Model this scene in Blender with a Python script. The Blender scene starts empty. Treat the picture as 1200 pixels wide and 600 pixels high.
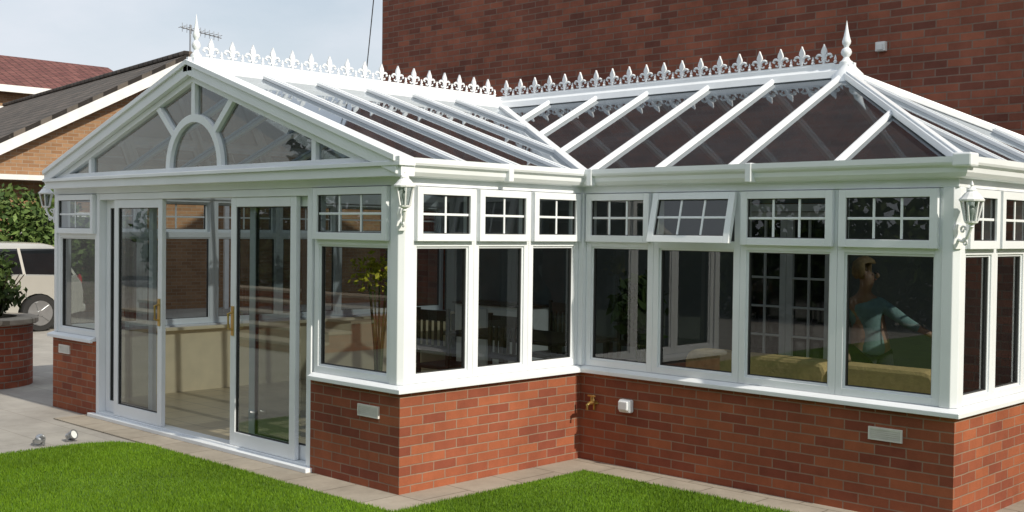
import bpy, bmesh, math, random
import numpy as np
from mathutils import Vector, Matrix
random.seed(7); rng=np.random.default_rng(5)
scene=bpy.context.scene
scene.view_settings.view_transform='Standard'
try: scene.view_settings.look='None'
except Exception: pass
scene.view_settings.exposure=0
COL=scene.collection
# ---------------------------------------------------------------- materials
def newmat(name):
    m=bpy.data.materials.new(name); m.use_nodes=True
    nt=m.node_tree; b=nt.nodes['Principled BSDF']
    return m,nt,b
def N(nt,t,**k):
    n=nt.nodes.new(t)
    for a,v in k.items(): setattr(n,a,v)
    return n
def rgba(c): return (c[0],c[1],c[2],1)
def plain(name,c,rough=.5,metal=0,var=.12,scale=6,bump=0,bscale=60,spec=.5,coat=0):
    m,nt,b=newmat(name)
    tc=N(nt,'ShaderNodeTexCoord'); nz=N(nt,'ShaderNodeTexNoise'); nz.inputs['Scale'].default_value=scale; nz.inputs['Detail'].default_value=5
    nt.links.new(tc.outputs['Object'],nz.inputs['Vector'])
    r=N(nt,'ShaderNodeValToRGB'); r.color_ramp.elements[0].position=.3; r.color_ramp.elements[1].position=.7
    r.color_ramp.elements[0].color=rgba([x*(1-var) for x in c]); r.color_ramp.elements[1].color=rgba([min(1,x*(1+var)) for x in c])
    nt.links.new(nz.outputs['Fac'],r.inputs['Fac']); nt.links.new(r.outputs['Color'],b.inputs['Base Color'])
    b.inputs['Roughness'].default_value=rough; b.inputs['Metallic'].default_value=metal
    b.inputs['Specular IOR Level'].default_value=spec; b.inputs['Coat Weight'].default_value=coat
    if bump:
        n2=N(nt,'ShaderNodeTexNoise'); n2.inputs['Scale'].default_value=bscale; n2.inputs['Detail'].default_value=4
        nt.links.new(tc.outputs['Object'],n2.inputs['Vector'])
        bp=N(nt,'ShaderNodeBump'); bp.inputs['Strength'].default_value=bump; bp.inputs['Distance'].default_value=.01
        nt.links.new(n2.outputs['Fac'],bp.inputs['Height']); nt.links.new(bp.outputs['Normal'],b.inputs['Normal'])
    return m
def brickmat(name,c1,c2,mortar,bw=.225,rh=.075,ms=.006,mode='sum',rough=.85,dirt=.35,off=.5,bump=.6,smooth=.12):
    m,nt,b=newmat(name)
    tc=N(nt,'ShaderNodeTexCoord'); sp=N(nt,'ShaderNodeSeparateXYZ'); nt.links.new(tc.outputs['Object'],sp.inputs[0])
    cb=N(nt,'ShaderNodeCombineXYZ')
    if mode=='sum':
        ad=N(nt,'ShaderNodeMath',operation='ADD'); nt.links.new(sp.outputs[0],ad.inputs[0]); nt.links.new(sp.outputs[1],ad.inputs[1])
        nt.links.new(ad.outputs[0],cb.inputs[0]); nt.links.new(sp.outputs[2],cb.inputs[1])
    elif mode=='cyl':
        at=N(nt,'ShaderNodeMath',operation='ARCTAN2'); nt.links.new(sp.outputs[1],at.inputs[0]); nt.links.new(sp.outputs[0],at.inputs[1])
        mu=N(nt,'ShaderNodeMath',operation='MULTIPLY'); mu.inputs[1].default_value=.75; nt.links.new(at.outputs[0],mu.inputs[0])
        nt.links.new(mu.outputs[0],cb.inputs[0]); nt.links.new(sp.outputs[2],cb.inputs[1])
    else:
        nt.links.new(sp.outputs[0],cb.inputs[0]); nt.links.new(sp.outputs[1],cb.inputs[1])
    wn=N(nt,'ShaderNodeTexNoise'); wn.inputs['Scale'].default_value=9; nt.links.new(tc.outputs['Object'],wn.inputs['Vector'])
    ws=N(nt,'ShaderNodeVectorMath',operation='SCALE'); ws.inputs['Scale'].default_value=.006; nt.links.new(wn.outputs['Color'],ws.inputs[0])
    wa=N(nt,'ShaderNodeVectorMath',operation='ADD'); nt.links.new(cb.outputs[0],wa.inputs[0]); nt.links.new(ws.outputs[0],wa.inputs[1])
    br=N(nt,'ShaderNodeTexBrick'); br.offset=off
    br.inputs['Color1'].default_value=rgba(c1); br.inputs['Color2'].default_value=rgba(c2); br.inputs['Mortar'].default_value=rgba(mortar)
    br.inputs['Scale'].default_value=1; br.inputs['Mortar Size'].default_value=ms; br.inputs['Mortar Smooth'].default_value=smooth
    br.inputs['Brick Width'].default_value=bw; br.inputs['Row Height'].default_value=rh; br.inputs['Bias'].default_value=0
    nt.links.new(wa.outputs[0],br.inputs['Vector'])
    nz=N(nt,'ShaderNodeTexNoise'); nz.inputs['Scale'].default_value=1.6; nz.inputs['Detail'].default_value=9; nz.inputs['Roughness'].default_value=.75
    nt.links.new(tc.outputs['Object'],nz.inputs['Vector'])
    mr=N(nt,'ShaderNodeMapRange'); mr.inputs['From Min'].default_value=.3; mr.inputs['From Max'].default_value=.7
    mr.inputs['To Min'].default_value=1-dirt; mr.inputs['To Max'].default_value=1+dirt*.6; nt.links.new(nz.outputs['Fac'],mr.inputs['Value'])
    vm=N(nt,'ShaderNodeVectorMath',operation='SCALE'); nt.links.new(br.outputs['Color'],vm.inputs[0]); nt.links.new(mr.outputs[0],vm.inputs['Scale'])
    last=vm.outputs[0]
    nt.links.new(last,b.inputs['Base Color']); b.inputs['Roughness'].default_value=rough; b.inputs['Specular IOR Level'].default_value=.25
    n2=N(nt,'ShaderNodeTexNoise'); n2.inputs['Scale'].default_value=90; nt.links.new(tc.outputs['Object'],n2.inputs['Vector'])
    mm=N(nt,'ShaderNodeMath',operation='MULTIPLY_ADD'); mm.inputs[1].default_value=-1; nt.links.new(br.outputs['Fac'],mm.inputs[0])
    m3=N(nt,'ShaderNodeMath',operation='MULTIPLY'); m3.inputs[1].default_value=.35; nt.links.new(n2.outputs['Fac'],m3.inputs[0]); nt.links.new(m3.outputs[0],mm.inputs[2])
    bp=N(nt,'ShaderNodeBump'); bp.inputs['Strength'].default_value=bump; bp.inputs['Distance'].default_value=.006
    nt.links.new(mm.outputs[0],bp.inputs['Height']); nt.links.new(bp.outputs['Normal'],b.inputs['Normal'])
    return m
def glassmat(name,tint,base=.08,power=3.5,rough=.0,top=.9,gl=(1,1,1),haze=0,hcol=(.3,.32,.34)):
    m=bpy.data.materials.new(name); m.use_nodes=True; nt=m.node_tree; nt.nodes.clear()
    out=N(nt,'ShaderNodeOutputMaterial'); mx=N(nt,'ShaderNodeMixShader'); tr=N(nt,'ShaderNodeBsdfTransparent'); g=N(nt,'ShaderNodeBsdfGlossy')
    tr.inputs['Color'].default_value=rgba(tint); g.inputs['Roughness'].default_value=rough; g.inputs['Color'].default_value=rgba(gl)
    lw=N(nt,'ShaderNodeLayerWeight'); lw.inputs['Blend'].default_value=.5
    pw=N(nt,'ShaderNodeMath',operation='POWER'); pw.inputs[1].default_value=power; nt.links.new(lw.outputs['Facing'],pw.inputs[0])
    mr=N(nt,'ShaderNodeMapRange'); mr.inputs['To Min'].default_value=base; mr.inputs['To Max'].default_value=top; nt.links.new(pw.outputs[0],mr.inputs['Value'])
    tc=N(nt,'ShaderNodeTexCoord'); nz=N(nt,'ShaderNodeTexNoise'); nz.inputs['Scale'].default_value=1.1; nt.links.new(tc.outputs['Object'],nz.inputs['Vector'])
    bp=N(nt,'ShaderNodeBump'); bp.inputs['Strength'].default_value=.035; bp.inputs['Distance'].default_value=.02
    nt.links.new(nz.outputs['Fac'],bp.inputs['Height']); nt.links.new(bp.outputs['Normal'],g.inputs['Normal'])
    src=tr.outputs[0]
    if haze:
        df=N(nt,'ShaderNodeBsdfDiffuse'); df.inputs['Color'].default_value=rgba(hcol); m2=N(nt,'ShaderNodeMixShader')
        n3=N(nt,'ShaderNodeTexNoise'); n3.inputs['Scale'].default_value=1.7; n3.inputs['Detail'].default_value=6; nt.links.new(tc.outputs['Object'],n3.inputs['Vector'])
        r3=N(nt,'ShaderNodeMapRange'); r3.inputs['From Min'].default_value=.3; r3.inputs['From Max'].default_value=.7; r3.inputs['To Min'].default_value=haze*.7; r3.inputs['To Max'].default_value=haze*1.3; nt.links.new(n3.outputs['Fac'],r3.inputs['Value'])
        nt.links.new(r3.outputs[0],m2.inputs[0]); nt.links.new(tr.outputs[0],m2.inputs[1]); nt.links.new(df.outputs[0],m2.inputs[2]); src=m2.outputs[0]
    nt.links.new(mr.outputs[0],mx.inputs[0]); nt.links.new(src,mx.inputs[1]); nt.links.new(g.outputs[0],mx.inputs[2]); nt.links.new(mx.outputs[0],out.inputs[0])
    return m
WHITE=plain('white_upvc',(.80,.83,.86),rough=.32,var=.04,scale=2.5)
WHITEP=plain('white_paint',(.76,.76,.75),rough=.5,var=.06)
IRON=plain('white_cast_metal',(.80,.81,.82),rough=.4,var=.05)
GASK=plain('black_gasket',(.05,.05,.05),rough=.7)
BRICK=brickmat('red_brick',(.36,.112,.052),(.22,.060,.036),(.29,.195,.14),bw=.215,rh=.068,ms=.0048,dirt=.3,smooth=.25)
HBRICK=brickmat('dark_house_brick',(.34,.115,.068),(.17,.06,.042),(.23,.155,.12),bw=.225,rh=.075,ms=.0065,dirt=.35,smooth=.2)
NBRICK=brickmat('buff_brick',(.34,.20,.11),(.25,.135,.07),(.31,.26,.2),dirt=.25)
CBRICK=brickmat('planter_brick',(.3,.09,.05),(.2,.05,.03),(.25,.2,.16),mode='cyl')
TILE=brickmat('grey_roof_tile',(.16,.135,.115),(.10,.09,.08),(.03,.026,.024),bw=.3,rh=.26,ms=.02,mode='flat',dirt=.4,off=.5,bump=1)
RTILE=brickmat('red_roof_tile',(.19,.08,.07),(.15,.06,.055),(.06,.03,.025),bw=.3,rh=.3,ms=.02,mode='flat')
GLASS=glassmat('window_glass',(.56,.60,.60),base=.07,power=3.4)
RGLASS=glassmat('roof_glass',(.20,.235,.26),base=.06,power=3.2,rough=.04,top=.8,gl=(.9,.95,1),haze=.13,hcol=(.20,.24,.28))
DGLASS=plain('dark_glass',(.01,.012,.014),rough=.05,spec=.8)
CREAM=plain('cream_plaster',(.78,.66,.45),rough=.8,var=.05)
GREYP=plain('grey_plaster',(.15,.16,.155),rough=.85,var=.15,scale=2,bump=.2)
FLOORM=brickmat('floor_tile',(.52,.43,.29),(.48,.40,.28),(.28,.24,.18),bw=.33,rh=.33,ms=.006,mode='flat',off=0,rough=.35,dirt=.1,bump=.1)
PAVE=brickmat('concrete_paving',(.37,.35,.315),(.35,.33,.30),(.29,.27,.24),bw=.6,rh=.45,ms=.006,mode='flat',dirt=.25,bump=.25)
PATH=brickmat('path_slab',(.38,.335,.275),(.34,.30,.245),(.20,.17,.135),bw=.45,rh=.45,ms=.006,mode='flat',dirt=.3,bump=.4)
GROUND=plain('ground_asphalt',(.12,.12,.11),rough=.95,var=.2,scale=1.2,bump=.4)
WOOD=plain('dark_wood',(.035,.02,.013),rough=.4,var=.3,scale=14)
WICK=plain('beige_upholstery',(.60,.42,.20),rough=.9,var=.15,scale=20,bump=.5)
METAL=plain('grey_metal',(.45,.46,.47),rough=.35,metal=.9)
BRASS=plain('brass',(.6,.42,.15),rough=.3,metal=.9)
BLACK=plain('black_plastic',(.015,.015,.015),rough=.45)
RUB=plain('rubber_tyre',(.02,.02,.02),rough=.85)
CARP=plain('silver_car_paint',(.50,.49,.45),rough=.25,metal=.3,var=.02,coat=.7)
SKIN=plain('skin',(.32,.19,.13),rough=.6,var=.05)
SHIRT=plain('pale_teal_cloth',(.17,.27,.275),rough=.9,var=.2,scale=8,bump=.5,bscale=10)
TROU=plain('dark_cloth',(.02,.02,.028),rough=.9)
HAIR=plain('blond_hair',(.25,.16,.075),rough=.7,var=.3,scale=40)
EYE=plain('eye',(.03,.02,.02),rough=.2)
LIP=plain('lip',(.25,.09,.07),rough=.5)
STONE=plain('pale_stone',(.42,.36,.27),rough=.85,var=.15,bump=.5)
TERRA=plain('terracotta',(.35,.14,.07),rough=.8)
SOIL=plain('soil',(.05,.035,.02),rough=.95,bump=.6)
VENTM=plain('vent_plastic',(.74,.72,.68),rough=.5)
def leafmat(name,c,c2):
    m,nt,b=newmat(name)
    g=N(nt,'ShaderNodeNewGeometry'); r=N(nt,'ShaderNodeValToRGB')
    r.color_ramp.elements[0].color=rgba(c); r.color_ramp.elements[1].color=rgba(c2)
    nt.links.new(g.outputs['Random Per Island'],r.inputs['Fac'])
    tc=N(nt,'ShaderNodeTexCoord'); nz=N(nt,'ShaderNodeTexNoise'); nz.inputs['Scale'].default_value=.9; nz.inputs['Detail'].default_value=5
    nt.links.new(tc.outputs['Object'],nz.inputs['Vector'])
    mr=N(nt,'ShaderNodeMapRange'); mr.inputs['From Min'].default_value=.3; mr.inputs['From Max'].default_value=.7; mr.inputs['To Min'].default_value=.7; mr.inputs['To Max'].default_value=1.25
    nt.links.new(nz.outputs['Fac'],mr.inputs['Value'])
    vm=N(nt,'ShaderNodeVectorMath',operation='SCALE'); nt.links.new(r.outputs['Color'],vm.inputs[0]); nt.links.new(mr.outputs[0],vm.inputs['Scale'])
    nt.links.new(vm.outputs[0],b.inputs['Base Color']); b.inputs['Roughness'].default_value=.6; b.inputs['Specular IOR Level'].default_value=.2
    return m
LEAF=leafmat('foliage',(.02,.04,.01),(.08,.12,.03))
LEAFB=leafmat('bright_foliage',(.04,.08,.02),(.15,.22,.06))
LEAFY=leafmat('yellow_foliage',(.4,.42,.03),(.8,.7,.08))
GRASSB=leafmat('grass_blade',(.07,.155,.006),(.15,.26,.012))
GRASSG=plain('lawn_soil',(.085,.165,.010),rough=.95,var=.3,scale=3,bump=.8,bscale=40)
# ---------------------------------------------------------------- mesh builder
class M:
    def __init__(s): s.v=[]; s.f=[]; s.mi=[]
    def add(s,vs,fs,mi=0):
        o=len(s.v); s.v+= [tuple(v) for v in vs]; s.f+=[tuple(o+i for i in f) for f in fs]; s.mi+=[mi]*len(fs)
    def box(s,x0,x1,y0,y1,z0,z1,mi=0):
        if x0>x1:x0,x1=x1,x0
        if y0>y1:y0,y1=y1,y0
        s.add([(x0,y0,z0),(x1,y0,z0),(x1,y1,z0),(x0,y1,z0),(x0,y0,z1),(x1,y0,z1),(x1,y1,z1),(x0,y1,z1)],
              [(0,3,2,1),(4,5,6,7),(0,1,5,4),(1,2,6,5),(2,3,7,6),(3,0,4,7)],mi)
    def beam(s,p,q,w,h,mi=0,up=(0,0,1),oz=0):
        p=Vector(p);q=Vector(q);d=(q-p).normalized();u=Vector(up)
        sd=d.cross(u)
        if sd.length<1e-4: sd=d.cross(Vector((1,0,0)))
        sd.normalize(); u=sd.cross(d).normalized()
        vs=[]
        for c in (p,q):
            c=c+u*oz
            for a,b_ in ((-1,-1),(1,-1),(1,1),(-1,1)): vs.append(c+sd*a*w/2+u*b_*h/2)
        s.add(vs,[(0,1,2,3),(7,6,5,4),(0,4,5,1),(1,5,6,2),(2,6,7,3),(3,7,4,0)],mi)
    def prism(s,pts,f,mi=0):
        n=len(pts); vs=[f(a,b,0) for a,b in pts]+[f(a,b,1) for a,b in pts]
        fs=[tuple(range(n))[::-1],tuple(range(n,2*n))]+[(i,(i+1)%n,n+(i+1)%n,n+i) for i in range(n)]
        s.add(vs,fs,mi)
    def lathe(s,prof,c=(0,0,0),seg=16,mi=0):
        vs=[];n=len(prof)
        for r,z in prof:
            for k in range(seg):
                a=2*math.pi*k/seg; vs.append((c[0]+r*math.cos(a),c[1]+r*math.sin(a),c[2]+z))
        fs=[(i*seg+k,i*seg+(k+1)%seg,(i+1)*seg+(k+1)%seg,(i+1)*seg+k) for i in range(n-1) for k in range(seg)]
        fs.append(tuple(range(seg))[::-1]); fs.append(tuple((n-1)*seg+k for k in range(seg)))
        s.add(vs,fs,mi)
    def tube(s,pts,r,seg=8,mi=0):
        pts=[Vector(p) for p in pts]; vs=[]
        rr=r if isinstance(r,(list,tuple)) else [r]*len(pts)
        ref=Vector((.13,.21,.97))
        for i,p in enumerate(pts):
            d=(pts[min(i+1,len(pts)-1)]-pts[max(i-1,0)]).normalized()
            a=d.cross(ref)
            if a.length<.05: a=d.cross(Vector((1,0,0)))
            a.normalize(); b=d.cross(a)
            for k in range(seg):
                t=2*math.pi*k/seg; vs.append(p+a*math.cos(t)*rr[i]+b*math.sin(t)*rr[i])
        fs=[(i*seg+k,i*seg+(k+1)%seg,(i+1)*seg+(k+1)%seg,(i+1)*seg+k) for i in range(len(pts)-1) for k in range(seg)]
        fs.append(tuple(range(seg))[::-1]); fs.append(tuple((len(pts)-1)*seg+k for k in range(seg)))
        s.add(vs,fs,mi)
    def sphere(s,c,r,sc=(1,1,1),seg=14,ring=8,mi=0):
        vs=[]
        for i in range(1,ring):
            t=math.pi*i/ring
            for k in range(seg):
                a=2*math.pi*k/seg; vs.append((c[0]+r*sc[0]*math.sin(t)*math.cos(a),c[1]+r*sc[1]*math.sin(t)*math.sin(a),c[2]-r*sc[2]*math.cos(t)))
        n=len(vs); vs+=[(c[0],c[1],c[2]-r*sc[2]),(c[0],c[1],c[2]+r*sc[2])]
        fs=[(i*seg+k,i*seg+(k+1)%seg,(i+1)*seg+(k+1)%seg,(i+1)*seg+k) for i in range(ring-2) for k in range(seg)]
        fs+=[(n,(k+1)%seg,k) for k in range(seg)]+[(n+1,(ring-2)*seg+k,(ring-2)*seg+(k+1)%seg) for k in range(seg)]
        s.add(vs,fs,mi)
    def sweep(s,path,prof,mi=0):
        P=[Vector((a,b)) for a,b in path]; n=len(P); m=len(prof)
        nr=[]
        for i in range(n-1):
            d=(P[i+1]-P[i]).normalized(); nr.append(Vector((d.y,-d.x)))
        vs=[]
        for i in range(n):
            if i==0: mt=nr[0]
            elif i==n-1: mt=nr[-1]
            else: mt=(nr[i-1]+nr[i])/(1+nr[i-1].dot(nr[i]))
            for d,z in prof: vs.append((P[i].x+mt.x*d,P[i].y+mt.y*d,z))
        fs=[(i*m+k,i*m+(k+1)%m,(i+1)*m+(k+1)%m,(i+1)*m+k) for i in range(n-1) for k in range(m)]
        fs+=[tuple(range(m))[::-1],tuple((n-1)*m+k for k in range(m))]
        s.add(vs,fs,mi)
    def make(s,name,mats,parent=None,bevel=0,smooth=False,fix=True):
        me=bpy.data.meshes.new(name); me.from_pydata(s.v,[],s.f)
        if not isinstance(mats,(list,tuple)): mats=[mats]
        for m in mats: me.materials.append(m)
        me.polygons.foreach_set('material_index',s.mi)
        if fix:
            bm=bmesh.new(); bm.from_mesh(me); bmesh.ops.recalc_face_normals(bm,faces=bm.faces); bm.to_mesh(me); bm.free()
        if smooth:
            me.polygons.foreach_set('use_smooth',[True]*len(me.polygons))
            try: me.set_sharp_from_angle(angle=math.radians(40))
            except Exception: pass
        me.update()
        o=bpy.data.objects.new(name,me); COL.objects.link(o)
        if parent: o.parent=parent
        if bevel:
            b=o.modifiers.new('bevel','BEVEL'); b.width=bevel; b.segments=2; b.limit_method='ANGLE'; b.angle_limit=math.radians(35)
        return o
def empty(name,loc=(0,0,0),rot=0,label=None,cat=None,group=None):
    e=bpy.data.objects.new(name,None); e.location=loc; e.rotation_euler=(0,0,rot); e.empty_display_size=.2; COL.objects.link(e)
    tag(e,label,cat,group); return e
def tag(o,label=None,cat=None,group=None,kind=None):
    if label:o['label']=label
    if cat:o['category']=cat
    if group:o['group']=group
    if kind:o['kind']=kind
    return o
def copytree(src,loc,rot=0):
    e=src.copy(); COL.objects.link(e); e.location=loc; e.rotation_euler=(0,0,rot)
    for c in list(src.children):
        k=c.copy(); COL.objects.link(k); k.parent=e
        for g in list(c.children):
            h=g.copy(); COL.objects.link(h); h.parent=k
    return e
# ---------------------------------------------------------------- dimensions
AX=-5.37; CY=1.889; DX=3.036; MY=3.574; EY=5.26; HX=1.351; XC=-2.60
ZE=2.28; ZR=3.14; ZS=.72
kL=(ZR-ZE)/(XC-AX); kR=(ZR-ZE)/(-XC); k2=(ZR-ZE)/1.685; VS=1.685/(-XC)
class El:
    def __init__(s,o,u,n): s.o=Vector((o[0],o[1],0)); s.u=Vector((u[0],u[1],0)); s.n=Vector((n[0],n[1],0))
    def p(s,u,d,z): return s.o+s.u*u+s.n*d+Vector((0,0,z))
    def box(s,m,u0,u1,z0,z1,d0,d1,mi=0):
        a=s.p(u0,d0,z0); b=s.p(u1,d1,z1); m.box(a.x,b.x,a.y,b.y,z0,z1,mi)
AB=El((0,0),(1,0),(0,-1)); BC=El((0,0),(0,1),(1,0)); CD=El((0,CY),(1,0),(0,-1)); DE=El((DX,0),(0,1),(1,0)); AF=El((AX,0),(0,1),(-1,0)); HW=El((0,EY),(1,0),(0,-1))
cons=empty('conservatory',(0,0,0),label='white L-shaped conservatory with red brick dwarf walls and fleur ridge cresting',cat='conservatory')
wp=[(-1.02,0),(0,0),(0,CY),(DX,CY),(DX,EY)]; wl=[(AX,EY),(AX,0),(-4.45,0)]
pr=[(-.222,.05),(-.222,ZS+.03),(-.30,ZS+.03),(-.30,ZS),(-.235,ZS),(-.235,.05)]
ps=[(.045,ZS-.012),(.045,ZS+.018),(.0,ZS+.04),(-.12,ZS+.04),(-.12,ZS+.002),(.02,ZS+.002),(.02,ZS-.012)]
for q in (wp,wl):
    m=M(); m.sweep(q,[(0,-.05),(0,ZS),(-.22,ZS),(-.22,-.05)]); m.make('dwarf_wall',BRICK,cons)
    m=M(); m.sweep(q,pr); m.make('interior_lining',CREAM,cons)
    m=M(); m.sweep([(-1.0,0)]+q[1:] if q is wp else q[:-1]+[(-4.47,0)],ps); m.make('sill',WHITE,cons,bevel=.003)
# ---- eaves beam and gutter
m=M()
pe=[(.0,2.13),(.0,2.255),(-.10,2.255),(-.10,2.13)]
m.sweep([(AX,EY),(AX,0),(0,0),(0,CY),(DX,CY),(DX,EY)],pe)
m.make('eaves_beam',WHITE,cons,bevel=.004)
dz=-.022
pg=[(a,b+dz) for a,b in [(.002,2.325),(.002,2.215),(.03,2.205),(.06,2.215),(.078,2.24),(.082,2.27),(.105,2.285),(.112,2.30),(.112,2.335),(.098,2.335),(.095,2.305),(.02,2.30),(.015,2.325)]]
m=M(); m.sweep([(0,-.088),(0,CY),(DX,CY),(DX,EY)],[(a+.002,b) for a,b in pg]); m.make('gutter',WHITE,cons)
m=M(); m.sweep([(AX,EY),(AX,.02)],[(a*.7,b) for a,b in pg]); m.make('gutter',WHITE,cons)
def gbr(el,u):
    m=M(); el.box(m,u-.025,u+.025,2.185,2.318,.0,.119); m.make('gutter_bracket',WHITE,cons,bevel=.006)
gbr(BC,.95); gbr(CD,.16); gbr(CD,1.6); gbr(DE,3.43)
# ---- corner posts
def post(pts,z0=ZS+.042,z1=2.13):
    m=M(); m.prism(pts,lambda a,b,s:(a,b,z1 if s else z0)); return m.make('corner_post',WHITE,cons,bevel=.004)
post([(-.11,-.004),(-.03,-.004),(.004,.03),(.004,.10),(-.11,.10)])
post([(DX-.10,CY-.004),(DX-.03,CY-.004),(DX+.004,CY+.03),(DX+.004,CY+.10),(DX-.10,CY+.10)])
post([(AX-.004,.09),(AX-.004,.03),(AX+.03,-.004),(AX+.08,-.004),(AX+.08,.09)])
post([(-.06,CY-.03),(.035,CY-.03),(.035,CY+.06),(-.06,CY+.06)])
# ---- windows
def window(el,u0,u1,z0=ZS+.042,z1=2.128,zt=1.74,cols=2,opened=0):
    f=.05; dA,dB=-.075,-.012
    m=M()
    el.box(m,u0+.001,u0+f,z0,z1,dA,dB); el.box(m,u1-f,u1-.001,z0,z1,dA,dB)
    el.box(m,u0+f,u1-f,z0,z0+f,dA,dB); el.box(m,u0+f,u1-f,z1-.03,z1,dA,dB)
    el.box(m,u0+f,u1-f,zt-.03,zt+.03,dA,dB)
    def ring(a0,a1,c0,c1,b,d0,d1,mi):
        el.box(m,a0,a0+b,c0,c1,d0,d1,mi); el.box(m,a1-b,a1,c0,c1,d0,d1,mi)
        el.box(m,a0+b,a1-b,c0,c0+b,d0,d1,mi); el.box(m,a0+b,a1-b,c1-b,c1,d0,d1,mi)
    ring(u0+f,u1-f,z0+f,zt-.03,.014,dA+.01,dB-.012,0)
    ring(u0+f+.014,u1-f-.014,z0+f+.014,zt-.044,.005,dA+.012,dB-.018,1)
    w=m.make('window',[WHITE,GASK],cons,bevel=.003)
    g=M(); d=-.045
    g.add([el.p(u0+f,d,z0+f),el.p(u1-f,d,z0+f),el.p(u1-f,d,zt-.03),el.p(u0+f,d,zt-.03)],[(0,1,2,3)])
    g.make('pane',GLASS,w,fix=False)
    a0,a1,c0,c1=u0+.022,u1-.022,zt+.008,z1-.004
    hz=c1; ang=opened
    def q(u,dd,z):
        if ang:
            rz=z-hz; return el.p(u,dd-rz*math.sin(ang),hz+rz*math.cos(ang))
        return el.p(u,dd,z)
    s=M(); t=.052
    def bx(ua,ub,za,zb,da,db,mi=0):
        vs=[q(u,dd,z) for z in (za,zb) for (u,dd) in ((ua,da),(ub,da),(ub,db),(ua,db))]
        s.add(vs,[(0,3,2,1),(4,5,6,7),(0,1,5,4),(1,2,6,5),(2,3,7,6),(3,0,4,7)],mi)
    D0,D1=-.01,.028
    bx(a0,a0+t,c0,c1,D0,D1); bx(a1-t,a1,c0,c1,D0,D1); bx(a0+t,a1-t,c0,c0+t,D0,D1); bx(a0+t,a1-t,c1-t,c1,D0,D1)
    gg=.005
    bx(a0+t,a0+t+gg,c0+t,c1-t,D0,D1-.014,1); bx(a1-t-gg,a1-t,c0+t,c1-t,D0,D1-.014,1); bx(a0+t+gg,a1-t-gg,c0+t,c0+t+gg,D0,D1-.014,1); bx(a0+t+gg,a1-t-gg,c1-t-gg,c1-t,D0,D1-.014,1)
    bw=.0085; zm=(c0+c1)/2
    for i in range(1,cols):
        uu=a0+t+(a1-a0-2*t)*i/cols; bx(uu-bw,uu+bw,c0+t+gg,c1-t-gg,.0,.010)
    ui=[a0+t+gg]+[a0+t+(a1-a0-2*t)*i/cols for i in range(1,cols)]+[a1-t-gg]
    for i in range(cols):
        l=ui[i]+(bw if i else 0); r=ui[i+1]-(bw if i<cols-1 else 0)
        bx(l,r,zm-bw,zm+bw,.0,.010)
    s.make('fanlight',[WHITE,GASK],w,bevel=.003)
    g=M(); g.add([q(a0+t,.005,c0+t),q(a1-t,.005,c0+t),q(a1-t,.005,c1-t),q(a0+t,.005,c1-t)],[(0,1,2,3)])
    g.make('fanlight_pane',GLASS,w,fix=False)
    if opened:
        h=M(); h.beam(q((a0+a1)/2,-.02,c0+.02),el.p((a0+a1)/2,-.06,c0+.02),.02,.01); h.make('window_stay',METAL,w)
    return w
window(AB,AX+.08,-4.45,cols=2); window(AB,-1.0,-.11,cols=3)
for a,b in ((.10,.70),(.70,1.28),(1.28,1.858)): window(BC,a,b,cols=2)
window(CD,.036,.70,cols=3); window(CD,.70,1.466,cols=3,opened=math.radians(13)); window(CD,1.466,2.22,cols=3); window(CD,2.22,2.936,cols=3)
ys=[CY+.10,2.50,3.05,3.6,4.15,4.7,5.25]
for a,b in zip(ys,ys[1:]): window(DE,a,b,cols=2)
ys=[.09,.93,1.79,2.65,3.51,4.37,5.25]
for a,b in zip(ys,ys[1:]): window(AF,a,b,cols=2)
# ---- sliding door set
m=M()
AB.box(m,-4.448,-4.39,.0,2.128,-.12,-.002); AB.box(m,-1.08,-1.022,.0,2.128,-.12,-.002)
AB.box(m,-4.39,-1.08,2.07,2.128,-.12,-.002); AB.box(m,-4.39,-1.08,.0,.06,-.12,-.002)
AB.box(m,-4.50,-.99,.012,.045,.0,.06)
m.make('door_frame',WHITE,cons,bevel=.004)
def slider(u0,u1,dd,hside=None,hm=None):
    m=M(); z0,z1=.062,2.068; s=.075; a,b=dd-.02,dd+.02
    AB.box(m,u0,u0+s,z0,z1,a,b); AB.box(m,u1-s,u1,z0,z1,a,b); AB.box(m,u0+s,u1-s,z0,z0+.11,a,b); AB.box(m,u0+s,u1-s,z1-.075,z1,a,b)
    g=.006
    AB.box(m,u0+s,u0+s+g,z0+.11,z1-.075,a,b-.008,1); AB.box(m,u1-s-g,u1-s,z0+.11,z1-.075,a,b-.008,1)
    AB.box(m,u0+s+g,u1-s-g,z0+.11,z0+.11+g,a,b-.008,1); AB.box(m,u0+s+g,u1-s-g,z1-.075-g,z1-.075,a,b-.008,1)
    o=m.make('sliding_door',[WHITE,GASK],cons,bevel=.003)
    g=M(); g.add([AB.p(u0+s,dd,z0+.11),AB.p(u1-s,dd,z0+.11),AB.p(u1-s,dd,z1-.075),AB.p(u0+s,dd,z1-.075)],[(0,1,2,3)]); g.make('door_pane',GLASS,o,fix=False)
    if hside is not None:
        h=M(); hu=hside
        AB.box(h,hu-.018,hu+.018,.95,1.19,dd+.021,dd+.03)
        h.tube([AB.p(hu,dd+.03,1.0),AB.p(hu,dd+.065,1.01),AB.p(hu,dd+.065,1.13),AB.p(hu,dd+.03,1.14)],.011)
        h.make('handle',hm,o,bevel=.002)
slider(-4.385,-3.50,-.09); slider(-1.95,-1.085,-.09)
slider(-4.12,-3.24,-.035,-3.28,BRASS); slider(-2.14,-1.24,-.035,-2.10,BRASS)
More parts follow.
